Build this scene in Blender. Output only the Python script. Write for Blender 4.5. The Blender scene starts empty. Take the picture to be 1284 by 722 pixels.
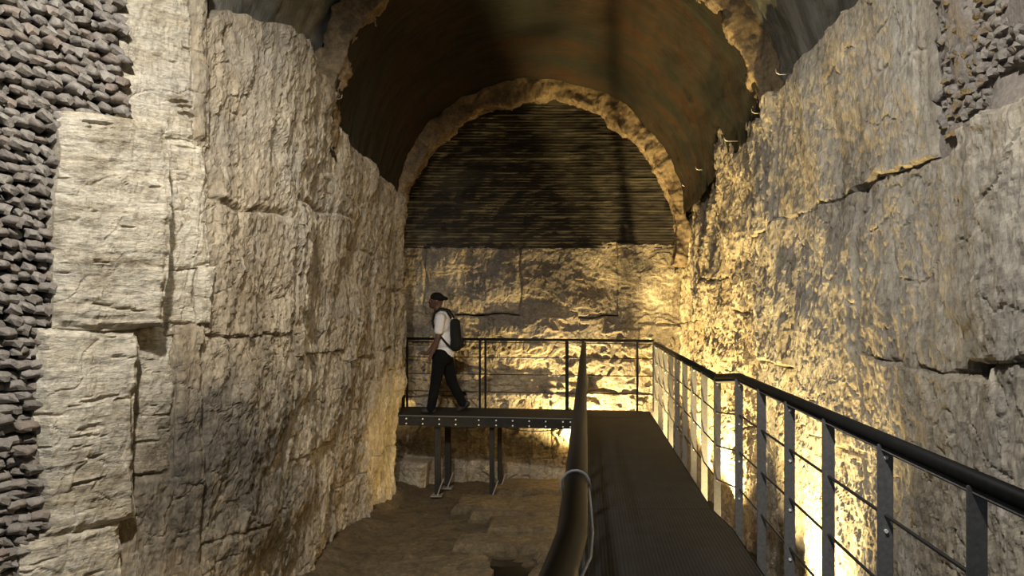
import bpy, bmesh, math, random
import numpy as np
from mathutils import Vector, Matrix

# ------------------------------------------------------------------ camera, world, lights, exposure
S = bpy.context.scene
COL = S.collection
EYE = 1.5            # metres above the walkway deck (deck top is z = 0)
FLOOR = -1.2
cam_d = bpy.data.cameras.new('camera')
cam_d.sensor_width = 36.0
cam_d.lens = 36.0 * 1000.0 / 1284.0
cam_d.shift_x = -92.0 / 1284.0
cam_d.shift_y = 29.0 / 1284.0
cam_d.clip_start = 0.05
cam = bpy.data.objects.new('camera', cam_d)
cam.location = (0, 0, EYE)
cam.rotation_euler = (math.pi / 2, 0, 0)
COL.objects.link(cam)
S.camera = cam

W = bpy.data.worlds.new('world'); S.world = W
W.use_nodes = True
W.node_tree.nodes['Background'].inputs[0].default_value = (0.85, 0.92, 1.0, 1)
W.node_tree.nodes['Background'].inputs[1].default_value = 0.045

vs = S.view_settings
vs.view_transform = 'Standard'; vs.look = 'None'; vs.gamma = 1.0
vs.use_curve_mapping = False
vs.exposure = 1.15

WARM = (1.0, 0.74, 0.32)
def spot(name, loc, target, power, color, angle=100, blend=0.6, radius=0.05):
    d = bpy.data.lights.new(name, 'SPOT'); d.energy = power; d.color = color
    d.spot_size = math.radians(angle); d.spot_blend = blend; d.shadow_soft_size = radius
    o = bpy.data.objects.new(name, d); COL.objects.link(o); o.location = loc
    o.rotation_euler = (Vector(target) - Vector(loc)).to_track_quat('-Z', 'Y').to_euler()
    return o
# neutral ceiling spotlights of the hall behind / above the viewer
spot('hall_spotlight', (-1.5, 2.0, 5.0), (-3.4, 6.0, 1.1), 790, (1.0, 0.95, 0.87), 84, 0.9, 0.12)
spot('hall_spotlight', (-0.6, 1.0, 4.6), (1.9, 5.0, 1.6), 420, (1.0, 0.95, 0.88), 84, 0.9, 0.12)
spot('hall_spotlight', (-0.6, 3.0, 4.3), (-2.5, 10.2, 0.6), 205, (1.0, 0.93, 0.82), 60, 0.9, 0.12)

# ------------------------------------------------------------------ noise
_rng = np.random.default_rng(7)
_perm = _rng.permutation(256); _perm = np.concatenate([_perm, _perm, _perm])
_g = _rng.normal(size=(256, 3)); _g /= np.linalg.norm(_g, axis=1)[:, None]
def perlin(p):
    i = np.floor(p).astype(np.int64); f = p - i
    u = f * f * f * (f * (f * 6 - 15) + 10)
    i &= 255
    out = 0
    for dx in (0, 1):
        wx = u[:, 0] if dx else 1 - u[:, 0]
        for dy in (0, 1):
            wy = u[:, 1] if dy else 1 - u[:, 1]
            for dz in (0, 1):
                wz = u[:, 2] if dz else 1 - u[:, 2]
                h = _perm[_perm[_perm[(i[:, 0] + dx) & 255] + ((i[:, 1] + dy) & 255)] + ((i[:, 2] + dz) & 255)]
                g = _g[h]
                d = g[:, 0] * (f[:, 0] - dx) + g[:, 1] * (f[:, 1] - dy) + g[:, 2] * (f[:, 2] - dz)
                out = out + wx * wy * wz * d
    return out * 1.6
def fbm(p, s=1.0, o=4, gain=0.5, off=0.0):
    p = np.asarray(p) * s + off
    a, t = 1.0, 0
    for k in range(o):
        t = t + a * perlin(p + 17.3 * k); p = p * 2.03; a *= gain
    return t
def ridged(p, s=1.0, o=4, off=0.0):
    p = np.asarray(p) * s + off
    a, t = 1.0, 0
    for k in range(o):
        t = t + a * (1 - 2 * np.abs(perlin(p + 9.1 * k))); p = p * 2.1; a *= 0.5
    return t
def sstep(a, b, x):
    t = np.clip((x - a) / (b - a), 0, 1); return t * t * (3 - 2 * t)
def terrace(n, k):
    x = n * k; f = np.floor(x); r = x - f
    return (f + sstep(0.72, 1.0, r)) / k

# ------------------------------------------------------------------ object helpers
def link(name, me, mat=None, parent=None):
    o = bpy.data.objects.new(name, me); COL.objects.link(o)
    if mat is not None and not me.materials: me.materials.append(mat)
    if parent is not None: o.parent = parent
    return o
def tag(o, label, cat, group=None):
    o['label'] = label; o['category'] = cat
    if group: o['group'] = group
    return o
def empty(name, loc=(0, 0, 0)):
    o = bpy.data.objects.new(name, None); COL.objects.link(o); o.location = loc
    o.empty_display_size = 0.1
    return o
def np_mesh(name, V, F, smooth=True):
    me = bpy.data.meshes.new(name)
    V = np.asarray(V, dtype=np.float32); F = np.asarray(F, dtype=np.int32)
    n, k = F.shape
    me.vertices.add(len(V)); me.vertices.foreach_set('co', V.ravel())
    me.loops.add(n * k); me.loops.foreach_set('vertex_index', F.ravel())
    me.polygons.add(n); me.polygons.foreach_set('loop_start', np.arange(0, n * k, k, dtype=np.int32))
    me.polygons.foreach_set('use_smooth', np.full(n, smooth))
    me.update(calc_edges=True); me.validate()
    return me
def grid_faces(nu, nv, flip=False):
    a = (np.arange(nu - 1)[:, None] * nv + np.arange(nv - 1)[None, :]).ravel()
    F = np.stack([a, a + nv, a + nv + 1, a + 1], 1)
    return F[:, ::-1] if flip else F
class MB:
    """collects boxes, tubes and prisms and links them as one mesh"""
    def __init__(s): s.v = []; s.f = []
    def add(s, V, F):
        b = len(s.v); s.v += [tuple(p) for p in V]; s.f += [tuple(i + b for i in f) for f in F]; return s
    def box(s, c, d, R=None, ch=0.0):
        x, y, z = [k / 2 for k in d]
        V = [Vector((a, b, e)) for a in (-x, x) for b in (-y, y) for e in (-z, z)]
        if R is not None: V = [R @ p for p in V]
        V = [p + Vector(c) for p in V]
        return s.add(V, [(0, 1, 3, 2), (4, 6, 7, 5), (0, 4, 5, 1), (2, 3, 7, 6), (0, 2, 6, 4), (1, 5, 7, 3)])
    def tube(s, pts, r, n=10, sx=1.0):
        pts = [Vector(p) for p in pts]
        rr = r if isinstance(r, (list, tuple)) else [r] * len(pts)
        V, F = [], []
        up0 = None
        for i, p in enumerate(pts):
            t = (pts[min(i + 1, len(pts) - 1)] - pts[max(i - 1, 0)]).normalized()
            ref = Vector((0, 0, 1)) if abs(t.z) < 0.95 else Vector((0, 1, 0))
            a = t.cross(ref).normalized(); b = a.cross(t).normalized()
            for k in range(n):
                th = 2 * math.pi * k / n
                V.append(p + a * (math.cos(th) * rr[i] * sx) + b * (math.sin(th) * rr[i]))
        for i in range(len(pts) - 1):
            for k in range(n):
                F.append((i * n + k, i * n + (k + 1) % n, (i + 1) * n + (k + 1) % n, (i + 1) * n + k))
        F.append(tuple(range(n))[::-1]); F.append(tuple((len(pts) - 1) * n + k for k in range(n)))
        return s.add(V, F)
    def mesh(s, name, smooth=False, bevel=0.0):
        me = bpy.data.meshes.new(name)
        me.from_pydata([tuple(p) for p in s.v], [], s.f); me.validate()
        bm = bmesh.new(); bm.from_mesh(me)
        bmesh.ops.recalc_face_normals(bm, faces=bm.faces)
        if bevel: bmesh.ops.bevel(bm, geom=bm.edges[:], offset=bevel, segments=2, affect='EDGES', clamp_overlap=True)
        if smooth:
            for f in bm.faces: f.smooth = len(f.verts) < 6
        bm.to_mesh(me); bm.free()
        return me
    def build(s, name, mat, parent=None, smooth=False, bevel=0.0):
        return link(name, s.mesh(name, smooth, bevel), mat, parent)

# ------------------------------------------------------------------ materials
def nt(name):
    m = bpy.data.materials.new(name); m.use_nodes = True
    t = m.node_tree; b = t.nodes['Principled BSDF']
    return m, t, b
def N(t, typ, **kw):
    n = t.nodes.new(typ)
    for k, v in kw.items(): setattr(n, k, v)
    return n
def noise_node(t, vec, scale, detail=6, rough=0.6, dist=0.0):
    n = N(t, 'ShaderNodeTexNoise'); n.inputs['Scale'].default_value = scale
    n.inputs['Detail'].default_value = detail; n.inputs['Roughness'].default_value = rough
    n.inputs['Distortion'].default_value = dist
    t.links.new(vec, n.inputs['Vector']); return n.outputs['Fac']
def ramp(t, fac, stops):
    r = N(t, 'ShaderNodeValToRGB'); e = r.color_ramp.elements
    while len(e) < len(stops): e.new(0.5)
    for i, (p, c) in enumerate(stops):
        e[i].position = p; e[i].color = (c[0], c[1], c[2], 1) if isinstance(c, (tuple, list)) else (c, c, c, 1)
    t.links.new(fac, r.inputs['Fac']); return r.outputs['Color']
def mix(t, fac, a, b, mode='MIX'):
    m = N(t, 'ShaderNodeMix', data_type='RGBA', blend_type=mode)
    for s, v in ((0, fac), (6, a), (7, b)):
        if hasattr(v, 'is_linked'): t.links.new(v, m.inputs[s])
        elif s == 0: m.inputs[0].default_value = v
        else: m.inputs[s].default_value = (v[0], v[1], v[2], 1)
    return m.outputs[2]
def posvec(t, scale=(1, 1, 1), off=(0, 0, 0)):
    g = N(t, 'ShaderNodeNewGeometry'); mp = N(t, 'ShaderNodeMapping')
    mp.inputs['Scale'].default_value = scale; mp.inputs['Location'].default_value = off
    t.links.new(g.outputs['Position'], mp.inputs['Vector']); return mp.outputs['Vector']
def bump(t, b, hs):
    last = None
    for h, strength, dist in hs:
        n = N(t, 'ShaderNodeBump'); n.inputs['Strength'].default_value = strength; n.inputs['Distance'].default_value = dist
        t.links.new(h, n.inputs['Height'])
        if last is not None: t.links.new(last, n.inputs['Normal'])
        last = n.outputs['Normal']
    t.links.new(last, b.inputs['Normal'])

def rock(name, pale, tan, grey, dark, stretch=(1, 1, 1), tanbias=0.5, greybias=0.5, darkbias=0.66, fine=1.0, off=0.0, stains=()):
    m, t, b = nt(name)
    v = posvec(t, stretch, (off, off, off))
    v1 = posvec(t, (1, 1, 1), (off, off * 2, 0))
    c = mix(t, ramp(t, noise_node(t, v, 1.7, 8, 0.62, 0.6), [(tanbias - .12, 0), (tanbias + .12, 1)]), pale, tan)
    c = mix(t, ramp(t, noise_node(t, v1, 0.9, 7, 0.6, 1.0), [(greybias - .10, 0), (greybias + .12, 1)]), c, grey)
    vs_ = posvec(t, (stretch[0] * 1.6, stretch[1] * 1.6, stretch[2] * .35), (off + 4, off, off))
    c = mix(t, ramp(t, noise_node(t, vs_, 2.4, 8, 0.68, 0.8), [(.50, 0), (.66, .75)]), c, tuple(k * .62 for k in tan))
    c = mix(t, ramp(t, noise_node(t, v, 7.5, 9, 0.72, 0.8), [(.60, 0), (.72, .8)]), c, tuple(min(.8, k * 1.35) for k in pale))
    c = mix(t, ramp(t, noise_node(t, v, 5.5, 9, 0.7, 0.4), [(darkbias - .08, 0), (darkbias + .08, 1)]), c, dark)
    for (cx, cy, cz, r, amt) in stains:     # dark damp patches with a shape of their own
        g = N(t, 'ShaderNodeNewGeometry'); d = N(t, 'ShaderNodeVectorMath', operation='DISTANCE')
        t.links.new(g.outputs['Position'], d.inputs[0]); d.inputs[1].default_value = (cx, cy, cz)
        a = N(t, 'ShaderNodeMath', operation='DIVIDE'); t.links.new(d.outputs['Value'], a.inputs[0]); a.inputs[1].default_value = r
        nn = noise_node(t, v1, 3.0, 8, 0.7, 0.5)
        q = N(t, 'ShaderNodeMath', operation='MULTIPLY_ADD'); t.links.new(nn, q.inputs[0]); q.inputs[1].default_value = 1.8; t.links.new(a.outputs[0], q.inputs[2])
        f = ramp(t, q.outputs[0], [(0.0, amt), (1.0, 0)])
        rn = f.node; rn.color_ramp.elements[0].position = 0.55 ; 
        dv = N(t, 'ShaderNodeMath', operation='MULTIPLY'); t.links.new(q.outputs[0], dv.inputs[0]); dv.inputs[1].default_value = 0.55
        t.links.new(dv.outputs[0], rn.inputs['Fac'])
        c = mix(t, f, c, dark)
    fineN = noise_node(t, v, 26, 10, 0.72)
    c = mix(t, 0.5, c, ramp(t, noise_node(t, v, 11, 8, 0.7, 0.5), [(0.35, 0.45), (0.65, 1.4)]), 'MULTIPLY')
    c = mix(t, 0.55, c, ramp(t, fineN, [(0.3, 0.30), (0.7, 1.50)]), 'MULTIPLY')
    t.links.new(c, b.inputs['Base Color'])
    b.inputs['Roughness'].default_value = 0.88; b.inputs['Specular IOR Level'].default_value = 0.25
    bump(t, b, [(noise_node(t, v, 9, 10, 0.7, 0.3), 0.6 * fine, 0.035), (noise_node(t, v, 60, 6, 0.7), 0.5 * fine, 0.008), (fineN, 0.8 * fine, 0.022)])
    return m

M = {}
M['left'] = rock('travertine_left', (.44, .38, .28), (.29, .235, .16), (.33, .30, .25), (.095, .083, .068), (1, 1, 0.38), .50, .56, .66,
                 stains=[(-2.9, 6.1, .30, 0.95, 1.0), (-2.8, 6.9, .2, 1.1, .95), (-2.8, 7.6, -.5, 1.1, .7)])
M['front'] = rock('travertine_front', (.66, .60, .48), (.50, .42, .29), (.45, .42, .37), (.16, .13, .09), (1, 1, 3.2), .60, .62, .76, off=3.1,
                 stains=[(-3.0, 6.0, .40, 0.7, .95), (-2.9, 6.1, -.4, 0.7, .8)])
M['right'] = rock('travertine_right', (.50, .45, .36), (.36, .30, .21), (.40, .37, .32), (.11, .095, .08), (1, 1, 0.5), .56, .50, .69, off=7.7)
M['rightfar'] = rock('travertine_right_far', (.55, .47, .34), (.36, .28, .17), (.34, .31, .27), (.10, .08, .06), (1, 1, 0.5), .55, .6, .67, fine=1.3, off=9.2)
M['end'] = rock('travertine_end', (.50, .43, .31), (.30, .24, .16), (.22, .195, .17), (.08, .065, .05), (1, 1, 1.4), .52, .52, .66, off=12.0, stains=[(-.6, 12.6, 1.95, .75, .7), (.65, 12.6, 2.1, .5, .6), (-1.6, 12.6, .9, .8, .5)])
M['rim'] = rock('broken_concrete', (.36, .27, .16), (.27, .195, .11), (.30, .25, .18), (.10, .075, .05), (1, 1, 1), .5, .62, .68, off=21.)
M['floor'] = rock('earth_floor', (.115, .085, .046), (.085, .062, .034), (.095, .078, .053), (.05, .04, .03), (1, 1, 1), .5, .6, .68, off=31.)
M['slab'] = rock('floor_slab', (.15, .115, .066), (.10, .076, .043), (.11, .09, .062), (.06, .05, .035), (1, 1, 1), .5, .6, .68, off=35.)
M['core'] = rock('mortar_core', (.16, .14, .12), (.12, .10, .08), (.10, .09, .085), (.05, .04, .035), (1, 1, 1), .5, .5, .66, off=41.)

def simple(name, col, rough=0.6, metal=0.0, bumps=None, var=0.0, spec=0.5):
    m, t, b = nt(name)
    b.inputs['Roughness'].default_value = rough; b.inputs['Metallic'].default_value = metal
    b.inputs['Specular IOR Level'].default_value = spec
    tc = N(t, 'ShaderNodeTexCoord')
    n = noise_node(t, tc.outputs['Object'], bumps[0] if bumps else 14.0, 6, 0.6)
    lo = tuple(k * (1 - var) for k in col); hi = tuple(min(1, k * (1 + var)) for k in col)
    t.links.new(ramp(t, n, [(0.3, lo), (0.7, hi)]), b.inputs['Base Color'])
    if bumps: bump(t, b, [(n, bumps[1], bumps[2])])
    return m
M['steel'] = simple('dark_painted_steel', (.12, .118, .115), .6, 0.0, (60, .08, .002), .25)
M['rail'] = simple('black_handrail', (.010, .010, .010), .5, 0.0, (40, .06, .002), .3, .22)
M['wire'] = simple('black_rod', (.022, .02, .018), .45, 0.0, None, .2)
M['bolt'] = simple('bright_bolt', (.80, .79, .76), .45, 0.0, None, .1)
M['beam'] = simple('charcoal_beam', (.024, .023, .021), .8, 0.0, (30, .1, .003), .25, .12)
M['galv'] = simple('galvanised_steel', (.42, .40, .36), .42, 0.7, (50, .1, .002), .2)
M['cable'] = simple('black_cable', (.02, .018, .016), .6, 0.0, None, .2)
M['white_cable'] = simple('white_cable', (.72, .72, .70), .45, 0.0, None, .05)
M['shirt'] = simple('white_cotton', (.72, .71, .70), .9, 0.0, (25, .2, .01), .06)
M['trouser'] = simple('black_cotton', (.008, .008, .008), .95, 0.0, (25, .2, .01), .2, .08)
M['skin'] = simple('brown_skin', (.10, .05, .034), .6, 0.0, (30, .05, .003), .12)
M['cap'] = simple('black_cap', (.012, .010, .009), .9, 0.0, (60, .2, .004), .2, .1)
M['bag'] = simple('black_nylon', (.016, .016, .016), .85, 0.0, (60, .2, .004), .2, .12)
M['shoe'] = simple('dark_shoe', (.02, .018, .017), .7, 0.0, (60, .1, .003), .2)
M['lampbody'] = simple('grey_lamp_body', (.10, .10, .10), .5, 0.3, (40, .1, .002), .1)
def glow(name, col, s):
    m, t, b = nt(name); b.inputs['Base Color'].default_value = (.8, .7, .5, 1)
    b.inputs['Emission Color'].default_value = (*col, 1); b.inputs['Emission Strength'].default_value = s
    return m
M['lens'] = glow('lit_lens', WARM, 12.0)

# ribbed dark walkway deck
m, t, b = nt('ribbed_rubber_deck')
v = posvec(t)
wv = N(t, 'ShaderNodeTexWave', wave_type='BANDS', bands_direction='X'); wv.inputs['Scale'].default_value = 14.0
wv.inputs['Distortion'].default_value = 0.4; wv.inputs['Detail'].default_value = 1.0
t.links.new(v, wv.inputs['Vector'])
n1 = noise_node(t, v, 3.0, 7, .65); n2 = noise_node(t, v, 60, 5, .6)
c = ramp(t, n1, [(.3, (.018, .0178, .0178)), (.75, (.034, .0335, .0335))])
t.links.new(c, b.inputs['Base Color']); b.inputs['Roughness'].default_value = .75; b.inputs['Specular IOR Level'].default_value = .12
bump(t, b, [(wv.outputs['Fac'], .5, .004), (n2, .3, .003)])
M['deck'] = m

# vault concrete: dark, streaked across the span
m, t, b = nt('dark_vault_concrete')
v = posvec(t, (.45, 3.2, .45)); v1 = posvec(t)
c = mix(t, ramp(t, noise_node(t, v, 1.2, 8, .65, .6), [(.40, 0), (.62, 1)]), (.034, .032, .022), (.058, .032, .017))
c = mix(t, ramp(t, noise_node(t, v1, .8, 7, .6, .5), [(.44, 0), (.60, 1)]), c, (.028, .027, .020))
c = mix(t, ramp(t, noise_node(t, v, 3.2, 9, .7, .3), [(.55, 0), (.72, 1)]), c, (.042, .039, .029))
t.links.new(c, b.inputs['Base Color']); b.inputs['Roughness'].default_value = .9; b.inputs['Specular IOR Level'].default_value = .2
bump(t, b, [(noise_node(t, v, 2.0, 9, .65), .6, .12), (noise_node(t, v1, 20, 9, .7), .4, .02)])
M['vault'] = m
m, t, b = nt('grey_vault_concrete')
v = posvec(t, (.5, 2.0, .5)); v1 = posvec(t)
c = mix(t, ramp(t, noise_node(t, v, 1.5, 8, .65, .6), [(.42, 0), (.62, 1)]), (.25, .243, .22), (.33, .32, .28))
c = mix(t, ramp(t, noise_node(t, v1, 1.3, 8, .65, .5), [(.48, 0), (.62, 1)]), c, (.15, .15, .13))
t.links.new(c, b.inputs['Base Color']); b.inputs['Roughness'].default_value = .9; b.inputs['Specular IOR Level'].default_value = .2
bump(t, b, [(noise_node(t, v, 2.0, 9, .65), .5, .10), (noise_node(t, v1, 20, 9, .7), .4, .02)])
M['vault_near'] = m
# lunette of thin dark bricks
m, t, b = nt('dark_thin_brick')
v = posvec(t); vr = posvec(t, (1.2, 1, 15))
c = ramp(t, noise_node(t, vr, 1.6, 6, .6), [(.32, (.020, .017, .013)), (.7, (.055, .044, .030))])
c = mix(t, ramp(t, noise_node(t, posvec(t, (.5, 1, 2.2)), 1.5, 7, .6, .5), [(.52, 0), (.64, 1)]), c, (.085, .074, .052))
t.links.new(c, b.inputs['Base Color']); b.inputs['Roughness'].default_value = .92
bump(t, b, [(noise_node(t, vr, 2.2, 7, .65), .6, .03), (noise_node(t, v, 30, 8, .7), .4, .02)])
M['lunette'] = m
# rough brown stub bricks, each one its own tone
m, t, b = nt('tufa_stub')
oi = N(t, 'ShaderNodeObjectInfo'); v = posvec(t)
c = ramp(t, oi.outputs['Random'], [(0, (.21, .185, .16)), (.35, (.24, .218, .192)), (.7, (.29, .265, .235)), (1, (.24, .198, .163))])
c = mix(t, .6, c, ramp(t, noise_node(t, v, 28, 8, .7), [(.3, .45), (.7, 1.35)]), 'MULTIPLY')
t.links.new(c, b.inputs['Base Color']); b.inputs['Roughness'].default_value = .9; b.inputs['Specular IOR Level'].default_value = .2
bump(t, b, [(noise_node(t, v, 22, 9, .7), .7, .03)])
M['brick'] = m

# ------------------------------------------------------------------ rock surfaces
def rock_h(p, amp=1.0, seed=0.0, strata=0.0, flake=1.0):
    """relief of weathered travertine, metres"""
    q = p * np.array([1, 1, 0.42])          # weathering runs down the face
    h = 0.060 * fbm(p, 0.8, 3, off=seed)
    h += 0.042 * flake * terrace(fbm(q, 2.0, 4, off=seed + 5), 3.5)
    h += 0.026 * flake * terrace(fbm(q, 5.5, 4, off=seed + 11), 2.5)
    h += 0.010 * flake * ridged(q, 9, 3, off=seed + 21)
    h += 0.008 * fbm(p, 16, 3, off=seed + 3) + 0.003 * ridged(q, 30, 2, off=seed)
    cr = np.abs(fbm(p, 1.1, 3, off=seed + 31))
    h -= 0.016 * np.exp(-(cr / 0.015) ** 2)
    if strata:
        q = p * np.array([1, 1, 7.0])
        h += strata * (0.016 * fbm(q, 1.6, 4, off=seed + 2) - 0.035 * sstep(.55, .75, fbm(q, 2.8, 3, off=seed + 8)))
    return amp * h

class Face:
    """a wall plane: base(u,v) and normal"""
    def __init__(s, base, nrm): s.base = base; s.n = np.array(nrm, float)

def block(face, u0, u1, v0, v1, mat, parent, res=0.02, proud=0.0, amp=1.0, seed=0.0, strata=0.0, flake=1.0,
          rnd=0.05, name='stone_block', top=None, back=0.3, warp=0.05, tilt=(0, 0), extra=None, flip=False, groove=0.075, side=1.0):
    nu = max(6, int(abs(u1 - u0) / res) + 1); nv = max(6, int(abs(v1 - v0) / res) + 1)
    a = np.linspace(0, 1, nu); bb = np.linspace(0, 1, nv)
    A, B = np.meshgrid(a, bb, indexing='ij')
    U = (u0 + (u1 - u0) * A).ravel(); Vv = (v0 + (v1 - v0) * B).ravel()
    if top is not None: 
        tz = top(U); Vv = v0 + (tz - v0) * B.ravel()
    P = face.base(U, Vv)
    w = np.stack([fbm(P, 1.4, 3, off=60.0), fbm(P, 1.4, 3, off=80.0)], 1) * warp
    U2 = U + w[:, 0]; V2 = Vv + w[:, 1]
    P = face.base(U2, V2)
    du = np.minimum(A, 1 - A).ravel() * abs(u1 - u0); dv = np.minimum(B, 1 - B).ravel() * (np.abs(v1 - v0))
    jag = 0.020 * fbm(P, 7, 4, off=seed + 1.7)
    d = np.minimum(du * side, dv) + jag
    h = rock_h(P, amp, seed, strata, flake) + proud
    h += tilt[0] * (A.ravel() - .5) + tilt[1] * (B.ravel() - .5)
    if extra is not None: h = h + extra(U, Vv, P)
    h -= groove * (0.45 + 0.9 * sstep(-.35, .45, fbm(P, 1.3, 2, off=90.))) * (1 - sstep(0, rnd, d))
    edge = (np.minimum(A, 1 - A).ravel() <= 0) | (np.minimum(B, 1 - B).ravel() <= 0)
    Q = P + face.n * h[:, None]
    Q = Q.reshape(nu, nv, 3)
    # skirt turning back into the wall
    G = np.zeros((nu + 2, nv + 2, 3)); G[1:-1, 1:-1] = Q
    G[0, 1:-1] = Q[0]; G[-1, 1:-1] = Q[-1]; G[:, 0] = G[:, 1]; G[:, -1] = G[:, -2]
    sk = np.ones((nu + 2, nv + 2), bool); sk[1:-1, 1:-1] = False
    G[sk] -= face.n * back
    me = np_mesh(name, G.reshape(-1, 3), grid_faces(nu + 2, nv + 2, flip), False)
    return link(name, me, mat, parent)

def backing(name, face, u0, u1, v0, v1, depth, mat, res=0.12, flip=False):
    nu = int(abs(u1 - u0) / res) + 2; nv = int(abs(v1 - v0) / res) + 2
    U, V = np.meshgrid(np.linspace(u0, u1, nu), np.linspace(v0, v1, nv), indexing='ij')
    P = face.base(U.ravel(), V.ravel())
    P = P + face.n * (-depth + 0.05 * fbm(P, 3, 3))[:, None]
    F = grid_faces(nu, nv, flip)
    P2 = P - face.n * 0.35
    n = len(P)
    me = np_mesh(name, np.concatenate([P, P2]), np.concatenate([F, F[:, ::-1] + n]))
    o = link(name, me, mat); o['kind'] = 'structure'
    return o

# --- left wall: long receding face
def f_left(u, v):
    e = 6.30 - u; turn = .5 * (e + np.sqrt(e * e + .30 ** 2)) - .5 * (.0)
    return np.stack([-2.82 + 0.045 * (v - FLOOR) * sstep(6.0, 7.5, u) + 0.05 * np.sin(u * 1.3) * sstep(6.2, 7.2, u) - .70 * turn, u, v], 1)
FL = Face(f_left, (1, 0, 0))
wall_left = backing('wall_left', FL, 6.2, 11.75, FLOOR - .3, 2.9, 0.22, M['core'], flip=False)
TOPX = [5.5, 6.19, 6.6, 7.03, 7.8, 8.43, 8.6, 8.77, 9.6, 10.6, 11.64, 12.5]
TOPZ = [4.0, 3.80, 3.98, 4.03, 3.95, 3.80, 3.55, 3.46, 3.34, 3.16, 2.98, 2.9]
def left_top(u): return np.interp(u, TOPX, TOPZ) + 0.05 * fbm(np.stack([u, u * 0, u * 0], 1), 3.5, 3)
def lb(u0, u1, v0, v1, **k):
    k.setdefault('mat', M['left']); k.setdefault('res', 0.014); k.setdefault('groove', .034); k.setdefault('side', 2.2)
    return block(FL, u0, u1, v0, v1, parent=wall_left, **k)
cols = [(5.99, 7.55, [FLOOR - .25, -.35, 1.30, 2.35]), (7.55, 9.05, [FLOOR - .25, .05, 1.08, 2.55]),
        (9.05, 10.15, [FLOOR - .25, -.55, .93, 2.2]), (10.15, 10.95, [FLOOR - .25, -.40, 1.0]),
        (10.95, 11.66, [FLOOR - .25, -.42, .70, 1.75])]
sd = 1.0
rr = random.Random(4)
for (a, b_, zs) in cols:
    for i in range(len(zs) - 1):
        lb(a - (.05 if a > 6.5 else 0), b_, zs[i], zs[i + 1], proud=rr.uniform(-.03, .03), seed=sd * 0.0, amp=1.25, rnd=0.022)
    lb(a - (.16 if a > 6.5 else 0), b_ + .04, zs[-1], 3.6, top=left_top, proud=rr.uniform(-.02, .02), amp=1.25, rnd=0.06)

# --- left wall: near end turned towards the viewer
CX, CY, SN, CS = -2.84, 6.26, 0.574, 0.819
def f_near(u, v): return np.stack([CX - SN * u + 0.004 * (v - FLOOR), CY - CS * u, v], 1)
FN = Face(f_near, (CS, -SN, 0))
wall_near = backing('wall_left_near', FN, 0.0, 2.6, FLOOR - .3, 4.6, 0.26, M['core'], flip=True)
def nb(u0, u1, v0, v1, **k):
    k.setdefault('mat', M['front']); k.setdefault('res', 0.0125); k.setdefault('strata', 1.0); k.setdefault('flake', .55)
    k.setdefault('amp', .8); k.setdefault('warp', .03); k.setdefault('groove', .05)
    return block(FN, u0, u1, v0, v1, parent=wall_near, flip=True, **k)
nb(.56, 1.21, 1.385, 2.83, proud=.15, tilt=(-.10, 0), rnd=.06, strata=1.4)           # tall bright block
nb(.70, 1.30, .03, 1.385, proud=.10, tilt=(-.05, .02), rnd=.05)                       # block under it
nb(.78, 1.40, FLOOR - .25, .03, proud=.07, rnd=.05)
nb(.24, .78, 2.80, 4.6, proud=-.02, rnd=.04, strata=1.2)                              # top pale slab
nb(.10, .26, 2.80, 4.2, proud=-.03, rnd=.06, mat=M['left'], strata=.4, flake=1)
nb(.14, .60, 1.83, 2.80, proud=-.03, rnd=.045, strata=.6, flake=.8)
nb(.22, .60, 1.39, 1.83, proud=-.05, rnd=.03, strata=.8)
nb(.10, .22, 1.39, 1.83, proud=-.02, rnd=.03, strata=.5, flake=.9)
nb(.36, .74, .30, 1.39, proud=-.06, rnd=.04, strata=.7, flake=.9)
nb(.14, .36, .18, 1.39, proud=-.03, rnd=.04, strata=.3, flake=1, mat=M['left'])
nb(.14, .82, FLOOR - .25, .30, proud=-.04, rnd=.05, strata=.2, flake=1.1, mat=M['left'])

# --- stub bricks on the near left
def brick_meshes(n, seed):
    out = []
    r = random.Random(seed)
    for k in range(n):
        bm = bmesh.new(); bmesh.ops.create_cube(bm, size=1.0)
        bmesh.ops.subdivide_edges(bm, edges=bm.edges[:], cuts=1, use_grid_fill=True)
        for v_ in bm.verts:
            c_ = v_.co; nc = sum(abs(k_) > .4 for k_ in c_)
            if c_.y < .4: c_ *= (1.0, 1.0, .93, .80)[nc]
            j = .10 if c_.y < 0 else .04
            v_.co += Vector((r.uniform(-j, j), r.uniform(-j, j) * .9, r.uniform(-j, j)))
        for f_ in bm.faces: f_.smooth = r.random() < .6
        me = bpy.data.meshes.new('brick'); bm.to_mesh(me); bm.free(); me.materials.append(M['brick'])
        out.append(me)
    return out
BM_ = brick_meshes(10, 3)
yaw_near = math.atan2(SN, CS) - math.pi / 2   # local -Y looks along the face normal
def near_bound(z):   # smallest t of the brickwork at height z
    if z > 2.84: return 0.76
    if z > 1.385: return 1.10 + .06 * (1.385 - z) / 1.4 + .08
    if z > .03: return 1.24
    return 1.34
bricks = []
rb = random.Random(11)
dx, dz = .088, .070
for j in range(-6, 75):
    z = -1.0 + j * dz
    if z > 4.2: break
    off = (j * .37 % 1) * dx
    for i in range(0, 30):
        t_ = .72 + i * dx + off + rb.uniform(-.012, .012)
        zz = z + rb.uniform(-.010, .010)
        if t_ < near_bound(zz) - .005 or t_ > 2.45: continue
        bricks.append((t_, zz))
def ray_visible(p):
    x = 734 + 1000 * p[0] / p[1]; y = 390 - 1000 * (p[2] - EYE) / p[1]
    return -12 < x and -12 < y < 734
inst, rest = [], MB()
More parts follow.
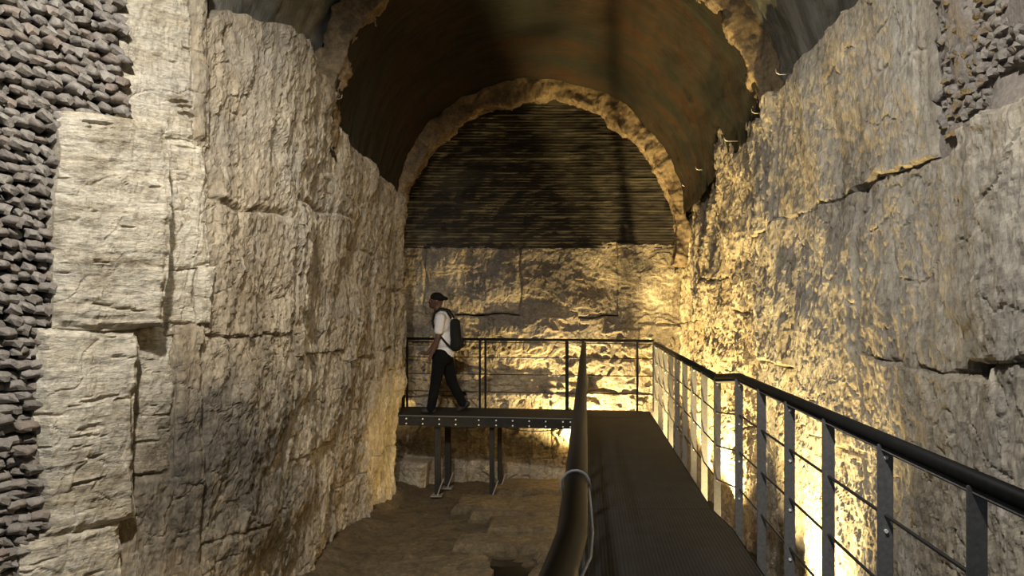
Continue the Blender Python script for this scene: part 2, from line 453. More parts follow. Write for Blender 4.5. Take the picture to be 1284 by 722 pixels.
for (t_, zz) in bricks:
    P = f_near(np.array([t_]), np.array([zz]))[0]
    lat = sstep(1.2, 1.6, np.array([zz]))[0]
    sx = rb.uniform(.082, .104) * (1.25 - .25 * lat); sz = rb.uniform(.056, .072); out = rb.uniform(.00, .075)
    rot = Matrix.Rotation(math.atan2(CS, -SN) + math.pi / 2 - math.pi, 3, 'Z') 
    R = Matrix.Rotation(math.atan2(-SN, CS) + math.pi / 2, 3, 'Z')
    loc = Vector(P) + Vector((CS, -SN, 0)) * (out - .10)
    tilt = Matrix.Rotation(rb.uniform(-.15, .15) + lat * rb.uniform(.1, .5), 3, 'Y') @ Matrix.Rotation(rb.uniform(.0, .3), 3, 'X') @ Matrix.Rotation(rb.uniform(-.15, .15), 3, 'Z')
    inst.append((loc, R @ tilt, (sx, .20, sz), rb.choice(BM_), ray_visible(P)))
vis = sorted([k for k in inst if k[4]], key=lambda k: k[0].length)
first = vis[:300]; others = vis[300:] + [k for k in inst if not k[4]]
for (loc, R, sc, me, _) in first:
    o = link('brick', me, None, wall_near); o.location = loc; o.rotation_euler = R.to_euler(); o.scale = sc
for (loc, R, sc, me, _) in others:
    rest.add([R @ Vector((v_.co.x * sc[0], v_.co.y * sc[1], v_.co.z * sc[2])) + loc for v_ in me.vertices], [tuple(p.vertices) for p in me.polygons])
ro = rest.build('brick_field', M['brick'], wall_near); ro['kind'] = 'stuff'

# --- right wall
def f_right(u, v):
    x = np.interp(u, [0, 8.2, 8.6, 12.8], [1.82, 1.80, 1.80, 1.55])
    return np.stack([x + 0.03 * np.sin(u * 1.7) - .02 * (v - 1), u, v], 1)
FR = Face(f_right, (-1, 0, 0))
wall_right = backing('wall_right', FR, 2.2, 12.9, FLOOR - .3, 3.3, 0.22, M['core'], flip=True)
def right_top(u): return np.interp(u, [2, 7.4, 8.1, 8.5, 8.8, 12.0, 13], [3.50, 3.50, 3.46, 3.50, 3.65, 3.5, 3.4]) + 0.05 * fbm(np.stack([u, u * 0, u * 0], 1), 3.0, 3, off=4)
def rbk(u0, u1, v0, v1, **k):
    k.setdefault('mat', M['right']); k.setdefault('res', 0.02); k.setdefault('amp', 1.0); k.setdefault('rnd', .022); k.setdefault('groove', .034); k.setdefault('side', 2.2); k.setdefault('flake', .85)
    return block(FR, u0, u1, v0, v1, parent=wall_right, flip=True, **k)
B0 = FLOOR - .25
rbk(2.4, 3.55, B0, 1.27, res=.0125); rbk(2.4, 3.75, 1.27, 2.36, res=.0125, proud=.03)
rbk(3.55, 5.25, B0, 1.20, res=.0125, proud=.01); rbk(3.75, 5.2, 1.20, 2.30, res=.0125, proud=-.01)
rbk(4.18, 5.6, 2.30, 3.5, res=.0125, top=right_top, proud=.03)
rbk(5.25, 6.7, B0, .55, res=.015); rbk(5.2, 6.7, .55, 2.30, res=.015, proud=.02)
rbk(5.6, 7.3, 2.30, 3.5, res=.015, top=right_top, proud=.02)
rbk(6.7, 8.3, B0, 1.0, proud=-.02, amp=1.4); rbk(6.7, 8.3, 1.0, 2.30, proud=.02, amp=1.4)
rbk(7.3, 8.35, 2.30, 3.5, top=right_top, proud=.05, amp=1.4)
for (a, b_, zs) in [(8.3, 9.6, [B0, .2, 1.5]), (9.6, 11.1, [B0, .7, 1.9]), (11.1, 12.75, [B0, .1, 1.35])]:
    for i in range(len(zs) - 1): rbk(a, b_, zs[i], zs[i + 1], mat=M['rightfar'], amp=1.7, res=.018)
    rbk(a, b_, zs[-1], 3.4, top=right_top, mat=M['rightfar'], amp=1.7, res=.018)
# rubble infill high on the right wall
rubble = backing('wall_right_infill', FR, 2.3, 4.2, 2.3, 3.6, 0.06, M['brick'], res=.03, flip=True)
for j in range(0, 24):
    for i in range(0, 26):
        u = 2.55 + i * .07 + (j % 2) * .035 + rb.uniform(-.012, .012); z = 2.40 + j * .055 + rb.uniform(-.01, .01)
        if u > 4.16 or z > 3.3 or rb.random() < .12: continue
        if z < 2.42 + .16 * (4.16 - u) * 1.0 and u < 3.6: continue
        P = f_right(np.array([u]), np.array([z]))[0]
        x = 734 + 1000 * P[0] / P[1]; y = 390 - 1000 * (P[2] - EYE) / P[1]
        if x > 1330 or y < -40: continue
        o = link('brick', rb.choice(BM_), None, rubble)
        o.location = Vector(P) + Vector((.115 - rb.uniform(0, .028), 0, 0)); o.scale = (rb.uniform(.065, .085), .13, rb.uniform(.045, .06))
        o.rotation_euler = (rb.uniform(-.2, .2), rb.uniform(-.3, .3), -math.pi / 2 + rb.uniform(-.2, .2))

# --- end wall
EY = 12.7
def f_end(u, v): return np.stack([u, EY + u * 0, v], 1)
FE = Face(f_end, (0, -1, 0))
wall_end = backing('wall_end', FE, -3.4, 1.7, FLOOR - .3, 5.2, 0.26, M['core'], flip=False)
def ledge(U, V, P):
    # broken steps that run across the lower courses
    n = fbm(P * np.array([1.0, 1, 1.7]), 1.0, 4, off=44.)
    return 0.15 * terrace(n, 3.0) * (1 - .65 * sstep(1.0, 1.6, V))
for (u0, u1, v0, v1, pr) in [(-3.35, -2.55, 1.45, 2.56, .02), (-2.55, -1.05, 1.45, 2.54, .0), (-1.05, .50, 1.40, 2.57, -.02), (.50, 1.55, 1.32, 2.55, .02),
                             (-3.35, -2.1, .12, 1.45, .05), (-2.1, -.1, .2, 1.43, .03), (-.1, .85, .2, 1.38, .0), (.85, 1.55, .15, 1.32, .03),
                             (-3.35, -1.9, B0, .12, .12), (-1.9, -.55, B0, .2, .10), (-.55, 1.55, B0, .2, .08)]:
    block(FE, u0, u1, v0, v1, M['end'], wall_end, res=.0165, proud=pr, amp=.85, rnd=.03, extra=ledge, seed=2.0, flake=.5, groove=.04)
block(FE, -3.3, -2.45, B0, -.82, M['end'], wall_end, res=.02, proud=.55, rnd=.08, back=.6, name='stone_block')
# lunette of thin brick courses (too fine to pick apart: relief on one surface)
nu, nv = 120, 190
U, V = np.meshgrid(np.linspace(-3.3, 1.6, nu), np.linspace(2.50, 5.1, nv), indexing='ij'); U = U.ravel(); V = V.ravel()
row = np.floor((V + .012 * fbm(np.stack([U, V * 0, V * 0], 1), 1.2, 2)) / .046)
cell = np.floor(U / .21 + (row % 2) * .5)
P = f_end(U, V)
h = .014 * perlin(np.stack([row * .73 + .3, cell * .37 + .2, row * 0 + .5], 1)) + .03 * fbm(P, 1.5, 3) + .015 * fbm(P, 8, 3)
fr = (V / .046) % 1
h -= .014 * (1 - sstep(0, .3, np.minimum(fr, 1 - fr)))
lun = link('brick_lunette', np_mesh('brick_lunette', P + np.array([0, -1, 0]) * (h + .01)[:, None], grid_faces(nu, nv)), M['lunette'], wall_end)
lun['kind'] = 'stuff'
# side returns of the end recess
wb = MB().box((-3.38, 12.25, 1.0), (.3, 1.2, 4.8)).build('wall_left_return', M['end']); wb['kind'] = 'structure'
FRt = Face(lambda u, v: np.stack([u * 0 - 3.22, u, v], 1), (1, 0, 0))
block(FRt, 11.72, 12.7, B0, 2.6, M['end'], wb, res=.03)

# ------------------------------------------------------------------ vaults and broken arch rims
def vault(name, secs, mat, a0=-14, a1=194, amp=1.0, nl=120, na=220):
    """secs: (D, cx, cz, r) sections; cz relative to the floor datum"""
    Ds = [s[0] for s in secs]
    L, A = np.meshgrid(np.linspace(Ds[0], Ds[-1], nl), np.radians(np.linspace(a0, a1, na)), indexing='ij')
    L = L.ravel(); A = A.ravel()
    cx = np.interp(L, Ds, [s[1] for s in secs]); cz = np.interp(L, Ds, [s[2] for s in secs]); r = np.interp(L, Ds, [s[3] for s in secs])
    dirs = np.stack([np.cos(A), A * 0, np.sin(A)], 1)
    P = np.stack([cx, L, cz], 1) + dirs * r[:, None]
    q = P * np.array([.5, 2.5, .5])
    h = amp * (.05 * fbm(P, .8, 3) + .035 * fbm(q, 1.6, 4) + .012 * terrace(fbm(P, 3, 3), 3) + .006 * fbm(P, 12, 3))
    P2 = P - dirs * h[:, None]
    out = P + dirs * .4
    F = grid_faces(nl, na)
    n = len(P)
    me = np_mesh(name, np.concatenate([P2, out]), np.concatenate([F, F[:, ::-1] + n]))
    o = link(name, me, mat); o['kind'] = 'structure'; return o
C1 = (8.4, -.42, 3.27); C2 = (11.7, -.71, 2.75)
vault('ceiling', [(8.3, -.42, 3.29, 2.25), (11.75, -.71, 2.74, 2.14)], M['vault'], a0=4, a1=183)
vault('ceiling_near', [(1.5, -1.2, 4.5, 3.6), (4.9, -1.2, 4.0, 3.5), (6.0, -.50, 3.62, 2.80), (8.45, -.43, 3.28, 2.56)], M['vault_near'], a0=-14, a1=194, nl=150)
vault('ceiling_end', [(11.7, -.71, 2.70, 2.20), (12.95, -.73, 2.60, 2.20)], M['vault'], nl=40)
def rim(name, D, cx, cz, r0, r1, th, mat, taper=None, seed=0., a0=-16, a1=196, na=520, ns=44):
    A = np.radians(np.linspace(a0, a1, na)); s = np.linspace(0, 1, ns, endpoint=False)
    # rounded rectangle profile in (radial, depth)
    def prof(k):
        k = k * 4
        pts = np.array([[0, 0], [1, 0], [1, 1], [0, 1], [0, 0]])
        i = np.minimum(np.floor(k).astype(int), 3); f = k - i
        return pts[i] * (1 - f)[:, None] + pts[i + 1] * f[:, None]
    q = prof(s)
    AA = np.repeat(A, ns); qr = np.tile(q[:, 0], na); qd = np.tile(q[:, 1], na)
    w = (r1 - r0) * (taper(AA) if taper is not None else 1.0)
    wob = .05 * fbm(np.stack([np.cos(AA) * 2.3, np.sin(AA) * 2.3, AA * 0 + seed], 1), 1.6, 4)
    r = r1 - w * (1 - qr) * (1 + wob * 4) + wob * .6
    P = np.stack([cx + np.cos(AA) * r, D + qd * th, cz + np.sin(AA) * r], 1)
    ctr = np.stack([cx + np.cos(AA) * (r0 + r1) / 2, D + th / 2 + AA * 0, cz + np.sin(AA) * (r0 + r1) / 2], 1)
    nrm = P - ctr; nrm /= np.linalg.norm(nrm, axis=1)[:, None] + 1e-6
    h = .07 * fbm(P, 2.2, 4, off=seed) + .05 * terrace(fbm(P, 4.5, 3, off=seed + 3), 3) + .015 * fbm(P, 14, 3)
    P = P + nrm * h[:, None]
    idx = np.arange(na * ns).reshape(na, ns)
    F = np.stack([idx[:-1], idx[1:], np.roll(idx, -1, 1)[1:], np.roll(idx, -1, 1)[:-1]], -1).reshape(-1, 4)
    o = link(name, np_mesh(name, P, F), mat); o['kind'] = 'structure'; return o
rim('trim_1', 8.25, -.42, 3.29, 2.24, 2.54, .30, M['rim'], seed=2., a0=-2, a1=181)
rim('trim_2', 11.62, -.71, 2.75, 1.86, 2.22, .30, M['rim'], taper=lambda a: .45 + .55 * np.clip(np.sin(a), 0, 1) ** .6, seed=6.)

# ------------------------------------------------------------------ floor
nu, nv = 300, 420
U, V = np.meshgrid(np.linspace(-3.3, 2.1, nu), np.linspace(1.0, 12.8, nv), indexing='ij'); U = U.ravel(); V = V.ravel()
P = np.stack([U, V, U * 0 + FLOOR], 1)
h = .03 * fbm(P, .9, 3) + .02 * terrace(fbm(P, 2.2, 3, off=3), 3) + .008 * fbm(P, 9, 3)
h += .10 * sstep(.35, 0, U + 2.84 + .1 * fbm(P, 2, 2))
h -= .06 * sstep(8.7, 8.35, V + .2 * fbm(P, 1.5, 3, off=9))
P[:, 2] += h
fl = link('floor', np_mesh('floor', P, grid_faces(nu, nv)), M['floor']); fl['kind'] = 'structure'
FF = Face(lambda u, v: np.stack([u, v, u * 0 + FLOOR], 1), (0, 0, 1))
for (u0, u1, v0, v1, pr) in [(-1.30, .9, 11.45, 12.35, .06), (-1.75, .9, 10.55, 11.30, .05), (-1.45, .9, 10.16, 10.50, .07), (-1.2, .9, 9.46, 10.08, .06),
                             (-1.5, .9, 8.85, 9.38, .04), (-.55, .9, 7.6, 8.72, .05), (-2.0, -.95, 7.7, 8.55, .03)]:
    block(FF, u0, u1, v0, v1, M['slab'], fl, res=.03, proud=pr + .06, amp=.35, rnd=.05, back=.15, name='floor_slab', warp=.10)

# dark puddle on the floor near the bottom of the view
m, t, b = nt('puddle_water'); b.inputs['Base Color'].default_value = (.018, .014, .009, 1); b.inputs['Roughness'].default_value = .06
bump(t, b, [(noise_node(t, posvec(t), 3.0, 2, .5), .05, .01)]); M['puddle'] = m
pa = np.linspace(0, 2 * math.pi, 60, endpoint=False)
prr = 1 + .35 * fbm(np.stack([np.cos(pa), np.sin(pa), pa * 0], 1), 1.7, 4)
PV = [(-1.0 + .50 * math.cos(a) * r_, 8.30 + .42 * math.sin(a) * r_) for a, r_ in zip(pa, prr)]
pm = MB().add([(x, y, FLOOR - .012) for x, y in PV] + [(x, y, FLOOR - .10) for x, y in PV], [tuple(range(60))] + [(i, 60 + i, 60 + (i + 1) % 60, (i + 1) % 60) for i in range(60)])
tag(pm.build('puddle', M['puddle']), 'dark wet puddle on the brown floor at the bottom of the view', 'puddle')

# ------------------------------------------------------------------ walkway
walk = empty('walkway', (0.5, 6.0, 0))
tag(walk, 'dark ribbed metal walkway running beside the right wall to the platform', 'walkway')
def child(o, root):
    o.parent = root; o.matrix_parent_inverse = Matrix.Translation(-root.location); return o
def bc(mb, name, mat, root, smooth=False, bevel=0.0):
    return child(mb.build(name, mat, None, smooth, bevel), root)
DK = .06
YJ0, YJ1 = 5.5, 6.05
def prism(poly, z0, z1):
    n = len(poly)
    V = [(x, y, z0) for x, y in poly] + [(x, y, z1) for x, y in poly]
    F = [tuple(range(n))[::-1], tuple(range(n, 2 * n))] + [(i, (i + 1) % n, n + (i + 1) % n, n + i) for i in range(n)]
    return MB().add(V, F)
bc(prism([(.02, YJ1), (.955, YJ1), (.955, 11.25), (.02, 11.25)], -DK, 0), 'deck_panel', M['deck'], walk)
bc(prism([(.02, .6), (1.01, .6), (1.01, YJ0), (.955, YJ1), (.02, YJ1)], -DK, -.001), 'deck_panel', M['deck'], walk)
kr = MB()
for (p, q) in [((1.018, .6), (1.018, YJ0)), ((1.018, YJ0), (.962, YJ1)), ((.962, YJ1), (.962, 11.25))]:
    kr.tube([(p[0], p[1], -.06), (q[0], q[1], -.06)], .06, 4, .2)
bc(kr, 'edge_beam', M['beam'], walk)
bc(MB().box((.006, 5.9, -.09), (.022, 10.6, .16)), 'edge_beam', M['beam'], walk)
for y in (1.6, 4.2, 6.8, 9.4):
    for x in (.12, .88):
        bc(MB().box((x, y, (FLOOR - DK) / 2 + .02), (.09, .09, -FLOOR - DK + .06)), 'leg', M['beam'], walk)

RODS = (.775, .52, .265)
def railing(name, label, pts, zr, posts, side, bolts_every=2, r=.025, postw=.055, zb=-.13, handrail_sx=1.0, group='walkway railings'):
    """pts: plan polyline (x,y); zr: handrail height at each point; posts: arclength list (x,y)"""
    root = empty(name, (pts[0][0], pts[0][1], 0)); tag(root, label, 'railing', group)
    bc(MB().tube([(x, y, z) for (x, y), z in zip(pts, zr)], r, 14, handrail_sx), 'handrail', M['rail'], root, True)
    bc(MB().tube([(x, y, z - r - .008) for (x, y), z in zip(pts, zr)], .012, 4, 1.4), 'rail_strip', M['steel'], root)
    for hz in RODS:
        bc(MB().tube([(x + side * .0, y, hz + (z - 1.04)) for (x, y), z in zip(pts, zr)], .0065, 6), 'rod', M['wire'], root, True)
    xs = [p[1] for p in pts]
    for i, (x, y, yawp) in enumerate(posts):
        ztop = float(np.interp(y, *zip(*sorted((p[1], z) for p, z in zip(pts, zr))))) - r * .6
        R = Matrix.Rotation(yawp, 3, 'Z')
        p = bc(MB().box((x, y, (ztop + zb) / 2), (postw, .012, ztop - zb), R), 'post', M['steel'], root, False, .002)
        if i % bolts_every == 0:
            for hz in (ztop - .045, RODS[0] - .05, RODS[1] - .05, RODS[2] - .05):
                bb = MB().tube([R @ Vector((0, -.005, 0)) + Vector((x, y, hz)), R @ Vector((0, -.014, 0)) + Vector((x, y, hz))], .007, 8)
                bo = bb.build('bolt', M['bolt'], None); bo.parent = p; bo.matrix_parent_inverse = Matrix.Translation(-root.location).inverted().inverted() if False else Matrix.Identity(4)
                bo.parent = p; bo.matrix_parent_inverse = (Matrix.Translation(-root.location) @ Matrix.Translation(root.location)).inverted()
    return root
PR = [(1.06, 2.16 + .66 * k - .66, 0) for k in range(0, 6)] + [(1.055, 5.48, 0)]
railing('railing', 'near length of dark right railing with flat posts, bending inward at its far end',
        [(1.06, .7), (1.06, 5.50), (1.00, 6.05)], [1.04, 1.05, .998], PR, -1)
PF = [(1.005, 6.08 + .66 * k, 0) for k in range(0, 9)]
railing('railing', 'far length of dark right railing, from the bend to the end platform',
        [(1.0, 6.06), (1.005, 11.42)], [.998, 1.035], PF, -1)
PLp = [(-.035, 2.3 + .66 * k, 0) for k in range(0, 14)]
railing('railing', 'left railing of the walkway seen along its thick black handrail',
        [(-.11, .75), (-.070, 1.15), (-.044, 1.42), (-.028, 1.62), (-.025, 2.2), (-.02, 11.2)], [1.03, 1.035, 1.04, 1.043, 1.043, 1.043], PLp, 1, r=.032, handrail_sx=1.0, postw=.05)
# pale cable tied round the left handrail and led along its inner side
cb = MB()
loop = [Vector((-.026 + .0375 * math.cos(a), 2.1, 1.043 + .0375 * math.sin(a))) for a in np.linspace(math.pi * 1.15, -.35, 12)]
path = loop + [Vector((.014, 2.0, 1.0)), Vector((.016, 1.8, 1.0)), Vector((.010, 1.62, 1.0)), Vector((-.018, 1.45, .995)), Vector((-.030, 1.25, .99)), Vector((-.06, .95, .98))]
tag(cb.tube(path, .0038, 8).build('cable', M['white_cable'], None, True), 'thin white cable looped over the left handrail and run along it', 'cable')

# ------------------------------------------------------------------ end platform
plat = empty('platform', (-1.4, 11.6, 0))
tag(plat, 'dark steel platform across the end wall on legs, with a bolted front beam', 'platform')
def back(x): return 11.92 + .15 * (.9 - x)
def front(x): return back(x) - .93
bc(prism([(-2.99, 11.80), (-2.67, 11.80), (-2.67, front(-2.67)), (-.03, front(-.03)), (-.03, 11.27), (.96, 11.27), (.96, back(.96)), (-2.99, back(-2.99))], -.05, .002), 'deck_panel', M['beam'], plat)
ang = math.atan2(-.15, 1)
Rp = Matrix.Rotation(ang, 3, 'Z')
cx = (-2.69 - .04) / 2; L = (2.65) / math.cos(ang)
bc(MB().box((cx, front(cx) - .02, -.07), (L, .03, .15), Rp), 'front_beam', M['beam'], plat)
bc(MB().box((cx + .4, back(cx + .4) + .02, -.07), (L + 1.0, .03, .15), Rp), 'back_beam', M['beam'], plat)
fb = bc(MB().box((cx, front(cx) - .037, -.002), (L, .012, .012), Rp), 'nosing', M['steel'], plat)
bp = [497, 517, 537, 557, 577, 605, 626, 646, 666, 686, 707, 716]
for i, px in enumerate(bp):
    k = (px - 734) / 1000; x = k * 11.9 / (1 + .15 * k) * .965
    for z in (-.045, -.115):
        c0 = Vector((x, front(x) - .034, z))
        bc(MB().tube([c0, c0 + Rp @ Vector((0, -.012, 0))], .011, 8), 'bolt', M['bolt'], plat)
# legs with splayed base plates
for (x, w) in ((-2.14, .15), (-1.34, .12)):
    for yy in (front(x) + .12, front(x) + .62):
        lg = bc(MB().box((x + (.06 if yy > front(x) + .3 else 0), yy, (FLOOR - .1) / 2), (w * .55, .08, -FLOOR - .10 + .04)), 'leg', M['beam'], plat, False, .004)
        xx = x + (.06 if yy > front(x) + .3 else 0)
        bc(MB().box((xx, yy - .05, FLOOR + .045), (.16, .2, .015)), 'base_plate', M['galv'], plat)
        bc(MB().box((xx + .05, yy - .07, FLOOR + .16), (.015, .05, .26), Matrix.Rotation(.35, 3, 'Y')), 'brace', M['galv'], plat)
    bc(MB().box((x + .03, front(x) + .37, -.14), (.05, .6, .06)), 'cross_member', M['beam'], plat)
# hanging cable under the front beam
def catenary(a, b, sag, n=14):
    a = Vector(a); b = Vector(b); return [a.lerp(b, k / n) - Vector((0, 0, sag * 4 * (k / n) * (1 - k / n))) for k in range(n + 1)]
def fpt(x, z): return (x, front(x) + .03, z)
tag(MB().tube(catenary(fpt(-2.1, -.14), fpt(-1.45, -.12), .05), .007, 6).build('cable', M['cable'], None, True), 'black cable sagging under the front beam between the platform legs', 'cable')
tag(MB().tube(catenary(fpt(-1.25, -.13), fpt(-.2, -.12), .07), .007, 6).build('cable', M['cable'], None, True), 'black cable sagging under the beam, from the right leg to the walkway', 'cable')
# railing at the back of the platform
pr = empty('railing', (-1.0, back(-1.0), 0)); tag(pr, 'thin dark railing across the back of the end platform', 'railing', 'walkway railings')
def bpt(x, z): return (x, back(x) - .03, z)
bc(MB().tube([bpt(-3.02, 1.075), bpt(1.02, 1.055)], .022, 10), 'handrail', M['rail'], pr, True)
bc(MB().tube([bpt(-3.02, 1.028), bpt(1.02, 1.008)], .007, 6), 'rod', M['wire'], pr, True)
for hz in (.79, .53, .26): bc(MB().tube([bpt(-3.02, hz), bpt(1.02, hz)], .008, 6), 'rod', M['wire'], pr, True)
for px in (489, 506, 511, 602, 609, 711, 731, 799):
    k = (px - 734) / 1000; x = k * 12.05 / (1 + .15 * k)
    wd = .05 if px in (489, 506, 711) else .03
    bc(MB().box((x, back(x) - .03, .538), (wd, .02, 1.07), Rp), 'post', M['rail'], pr)
ep = MB().box((1.0, 11.52, .5), (.06, .012, 1.12)).build('post', M['steel'], None); child(ep, pr)

# ------------------------------------------------------------------ floodlights in the gutter
def flood(label, loc, target, power, angle=110, base=FLOOR, radius=.05, blend=.7):
    root = empty('floodlight', loc); tag(root, label, 'floodlight', 'warm floodlights aimed up the walls')
    d = (Vector(target) - Vector(loc)).normalized()
    R = d.to_track_quat('-Z', 'Y').to_matrix()
    def put(mb, nm, mat): o = mb.build(nm, mat, None); return child(o, root)
    l = Vector(loc)
    put(MB().box(l + R @ Vector((0, 0, .05)), (.20, .14, .08), R), 'housing', M['lampbody'])
    put(MB().box(l + R @ Vector((0, 0, .006)), (.17, .11, .008), R), 'lens', M['lens'])
    zb = base + .02
    put(MB().box((l.x, l.y, (l.z - .08 + zb) / 2), (.03, .12, max(.04, l.z - .06 - zb))), 'bracket', M['lampbody'])
    o = spot('floodlight_beam', l + d * .03, target, power, WARM, angle, blend, radius)
    return root
flood('floodlight at the foot of the right wall beside the near railing', (1.32, 6.0, -.95), (1.75, 6.2, .5), 430, 120)
flood('floodlight at the foot of the right wall beyond the railing bend', (1.30, 9.2, -.95), (1.65, 9.4, 1.2), 560, 120)
flood('floodlight at the foot of the right wall close to the end platform', (1.20, 10.7, -.95), (1.55, 10.9, 1.0), 320, 120)
flood('floodlight on the floor behind the platform at the end of the walkway', (.12, 12.14, -.75), (.12, 12.7, .75), 360, 150)
flood('floodlight in the left corner behind the platform', (-2.98, 12.12, -.3), (-2.9, 12.7, 1.4), 45, 110, base=-.80)

flood('floodlight on the floor under the far end of the walkway', (.35, 10.5, -.85), (-2.8, 11.0, -.25), 150, 42)

# ------------------------------------------------------------------ small metal hooks along the vault edges
hk = 0
HK = [((-2.60, 8.35, 3.72), 'left'), ((-2.70, 8.9, 3.42), 'left'), ((-2.72, 9.7, 3.32), 'left'), ((-2.72, 10.4, 3.22), 'left'), ((-2.74, 11.0, 3.10), 'left'),
      ((1.70, 6.9, 3.55), 'right'), ((1.70, 7.9, 3.46), 'right'), ((1.62, 9.0, 3.42), 'right'), ((1.52, 10.6, 3.38), 'right'), ((1.45, 11.5, 3.30), 'right')]
ORD = ['nearest the viewer', 'second from the viewer', 'third from the viewer', 'fourth from the viewer', 'nearest the end arch']
for hi, (p, s) in enumerate(HK):
    sg = 1 if s == 'left' else -1
    p = Vector(p)
    o = MB().tube([p - Vector((sg * .15, 0, 0)), p + Vector((sg * .02, 0, 0)), p + Vector((sg * .05, -.01, .01)), p + Vector((sg * .06, -.02, .04))], .006, 6).build('metal_hook', M['galv'], None, True)
    tag(o, 'small bent metal hook above the %s wall, %s' % (s, ORD[hi % 5]), 'hook', 'hooks above the %s wall' % s)

# ------------------------------------------------------------------ person
def capsule_mesh(segs, ells, vox=.012, smooth=6, name='body'):
    bm = bmesh.new()
    for (a, b_, ra, rb_) in segs:
        a = Vector(a); b_ = Vector(b_); n = 9
        d = b_ - a; L = d.length; q = d.to_track_quat('Z', 'Y') if L > 1e-6 else None
        for k in range(n):
            f = k / (n - 1); c = a.lerp(b_, f); r_ = ra + (rb_ - ra) * f
            bmesh.ops.create_icosphere(bm, subdivisions=2, radius=r_, matrix=Matrix.Translation(c))
        bmesh.ops.create_cone(bm, cap_ends=True, segments=16, radius1=ra * .99, radius2=rb_ * .99, depth=L, matrix=Matrix.Translation((a + b_) / 2) @ q.to_matrix().to_4x4())
    for (c, s, rx) in ells:
        bmesh.ops.create_icosphere(bm, subdivisions=3, radius=1.0, matrix=Matrix.Translation(c) @ Matrix.Rotation(rx, 4, 'Y') @ Matrix.Diagonal((*s, 1)))
    me = bpy.data.meshes.new(name); bm.to_mesh(me); bm.free()
    o = bpy.data.objects.new(name, me); COL.objects.link(o)
    md = o.modifiers.new('r', 'REMESH'); md.mode = 'VOXEL'; md.voxel_size = vox
    ms = o.modifiers.new('s', 'SMOOTH'); ms.factor = .5; ms.iterations = smooth
    dg = bpy.context.evaluated_depsgraph_get()
    m2 = bpy.data.meshes.new_from_object(o.evaluated_get(dg))
    bpy.data.objects.remove(o); bpy.data.meshes.remove(me)
    for p in m2.polygons: p.use_smooth = True
    m2.name = name
    return m2
PY = 11.72
PLOC = Vector((-2.07, PY, 0.003))
def zc(x, y, d=0.0):      # figure plan: side view units -> metres (faces -X), d = depth (negative = towards viewer)
    return Vector(((x - 190) / 340, d, (665 - y) / 340))
# bare body: head, neck, arms, hands, core, legs
segs = []
hd = zc(150, 104)
sh_n, el_n, wr_n = zc(180, 192, -.19), zc(172, 285, -.23), zc(140, 365, -.22)
sh_f, el_f, wr_f = zc(172, 192, .19), zc(150, 290, .24), zc(88, 385, .20)
wr_f = zc(92, 372, .20)
segs += [(zc(160, 165), zc(152, 125), .062, .058)]
segs += [(sh_n, el_n, .052, .043), (el_n, wr_n, .042, .029), (sh_f, el_f, .052, .043), (el_f, wr_f, .042, .029)]
segs += [(zc(182, 190), zc(185, 330), .125, .12), (zc(185, 330), zc(182, 385), .12, .12)]
hipn, kn, an = zc(172, 385, -.085), zc(150, 520, -.09), zc(128, 640, -.09)
hipf, kf, af = zc(192, 385, .085), zc(222, 515, .09), zc(278, 622, .09)
segs += [(hipn, kn, .085, .055), (kn, an, .054, .038), (hipf, kf, .085, .055), (kf, af, .054, .038)]
# hands: palm plus five fingers
def hand(w, d, thumb, curl, spread):
    d = d.normalized(); s = Vector((0, 1, 0)); n = d.cross(s).normalized()
    out = [(w, w + d * .075, .026, .030)]
    base = w + d * .08
    for k, (o_, l_) in enumerate(((-.027, .068), (-.009, .080), (.010, .074), (.028, .056))):
        p0 = base + s * o_; p1 = p0 + (d * math.cos(curl) + n * math.sin(curl)) * l_ * .55
        p2 = p1 + (d * math.cos(2 * curl) + n * math.sin(2 * curl)) * l_ * .5
        out += [(p0, p1, .010, .009), (p1, p2, .009, .007)]
    t0 = w + d * .025 + s * thumb * .022; t1 = t0 + (d * .6 + s * thumb * .6 + n * .35).normalized() * .038
    out += [(t0, t1, .012, .010), (t1, t1 + (d * .9 + s * thumb * .2 + n * .3).normalized() * .032, .010, .008)]
    return out
segs += hand(wr_n, zc(128, 405, -.22) - wr_n, 1, .30, 0)
segs += hand(wr_f, zc(55, 366, .20) - wr_f, -1, .25, 0)
head_e = [(hd, (.098, .075, .118), .12), (hd + Vector((-.048, 0, -.055)), (.055, .056, .062), .2),      # skull, jaw
          (hd + Vector((-.088, 0, -.088)), (.022, .024, .020), 0), (hd + Vector((-.104, 0, -.020)), (.022, .014, .022), .5),   # chin, nose
          (hd + Vector((-.094, 0, .012)), (.016, .045, .012), 0),                                                           # brow
          (hd + Vector((-.098, 0, -.054)), (.013, .024, .007), 0), (hd + Vector((-.096, 0, -.066)), (.013, .021, .008), 0),    # lips
          (hd + Vector((.015, -.075, -.015)), (.022, .010, .032), .2), (hd + Vector((.015, .075, -.015)), (.022, .010, .032), .2)]  # ears
body = link('person', capsule_mesh(segs, head_e, .009, 3, 'person'), M['skin'])
body.location = PLOC
tag(body, 'person in white shirt and black trousers walking left along the end platform', 'person')
def pc(name, me, mat, par=body): o = link(name, me, mat); o.parent = par; return o
# eyes
for s in (-1, 1):
    e = MB(); bm = bmesh.new(); bmesh.ops.create_icosphere(bm, subdivisions=2, radius=.011, matrix=Matrix.Translation(hd + Vector((-.083, s * .030, -.008))))
    me = bpy.data.meshes.new('eye'); bm.to_mesh(me); bm.free(); pc('eye', me, M['shirt'])
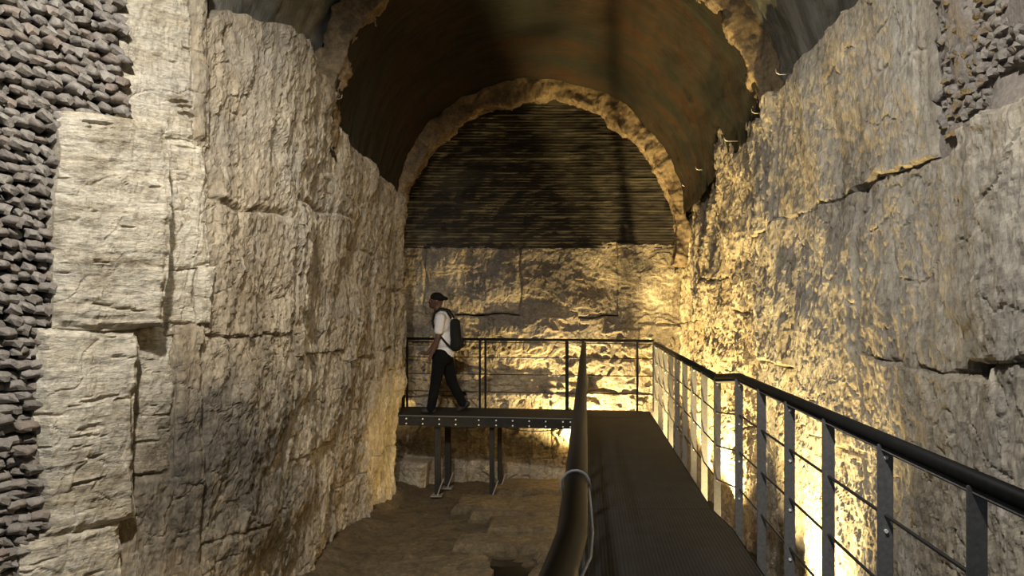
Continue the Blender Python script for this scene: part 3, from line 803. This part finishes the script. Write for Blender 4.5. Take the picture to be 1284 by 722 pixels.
# shirt
ss = [(zc(178, 190, 0), zc(186, 270, 0), .135, .135), (zc(186, 270, 0), zc(194, 350, 0), .135, .142), (zc(192, 345, 0), zc(193, 362, 0), .145, .148)]
ss += [(zc(178, 192, -.06), sh_n, .09, .078), (sh_n, sh_n.lerp(el_n, .66), .074, .068), (zc(174, 192, .06), sh_f, .09, .078), (sh_f, sh_f.lerp(el_f, .66), .074, .068)]
se = [(zc(182, 225, 0), (.135, .20, .17), 0), (zc(188, 300, 0), (.140, .185, .17), 0), (zc(164, 166, 0), (.075, .08, .03), 0)]
pc('shirt', capsule_mesh(ss, se, .012, 5, 'shirt'), M['shirt'])
# trousers
ts = [(hipn, kn, .108, .080), (kn, an, .078, .066), (hipf, kf, .108, .080), (kf, af, .078, .064), (zc(184, 372, -.05), zc(184, 372, .05), .125, .125)]
te = [(zc(186, 385, 0), (.145, .175, .12), 0)]
pc('trousers', capsule_mesh(ts, te, .012, 4, 'trousers'), M['trouser'])
# shoes
for (a, toe, nm) in ((an, zc(92, 655, -.09), 'shoe'), (af, zc(262, 655, .09), 'shoe')):
    heel = a + Vector((.03, 0, -.025)); heel.z = max(heel.z, .045)
    if a is af: heel = zc(300, 622, .09); toe = zc(258, 652, .09)
    t2 = Vector((toe.x, toe.y, .04))
    pc(nm, capsule_mesh([(heel, t2, .045, .038), (a, heel.lerp(t2, .35), .045, .045)], [], .010, 3, 'shoe'), M['shoe'])
# cap worn backwards
ce = [(hd + Vector((.012, 0, .045)), (.104, .088, .080), .18)]
cap = pc('cap', capsule_mesh([(hd + Vector((.07, -.03, .045)), hd + Vector((.135, -.03, .025)), .034, .022), (hd + Vector((.07, .03, .045)), hd + Vector((.135, .03, .025)), .034, .022),
                              (hd + Vector((.07, 0, .05)), hd + Vector((.15, 0, .028)), .036, .024)], ce, .009, 4, 'cap'), M['cap'])
# backpack
bpk = empty('backpack', PLOC); tag(bpk, 'black backpack on the back of the walking person', 'backpack')
def pb(name, me): o = link(name, me, M['bag']); o.parent = bpk; return o
pb('pack_body', capsule_mesh([(zc(243, 215, -.07), zc(248, 330, -.07), .065, .080), (zc(243, 215, .07), zc(248, 330, .07), .065, .080), (zc(243, 215, -.07), zc(243, 215, .07), .065, .065),
                              (zc(248, 330, -.07), zc(248, 330, .07), .08, .08), (zc(246, 270, -.07), zc(246, 270, .07), .075, .075)], [], .012, 4, 'pack_body'))
pb('front_pocket', capsule_mesh([(zc(272, 300, -.05), zc(272, 330, -.05), .035, .04), (zc(272, 300, .05), zc(272, 330, .05), .035, .04), (zc(272, 315, -.05), zc(272, 315, .05), .04, .04)], [], .012, 3, 'front_pocket'))
for s in (-1, 1):
    y = s * .125
    pts = [zc(232, 190, y), zc(205, 150, y), zc(175, 143, y), zc(148, 165, y), zc(138, 205, y * 1.05), zc(150, 250, y * 1.25), zc(185, 285, y * 1.5), zc(215, 320, y * 1.45), zc(240, 345, y)]
    sp = []
    for i in range(len(pts) - 1):
        for k in range(4): sp.append(pts[i].lerp(pts[i + 1], k / 4))
    sp.append(pts[-1])
    pb('strap', MB().tube(sp, .016, 8).mesh('strap', True))
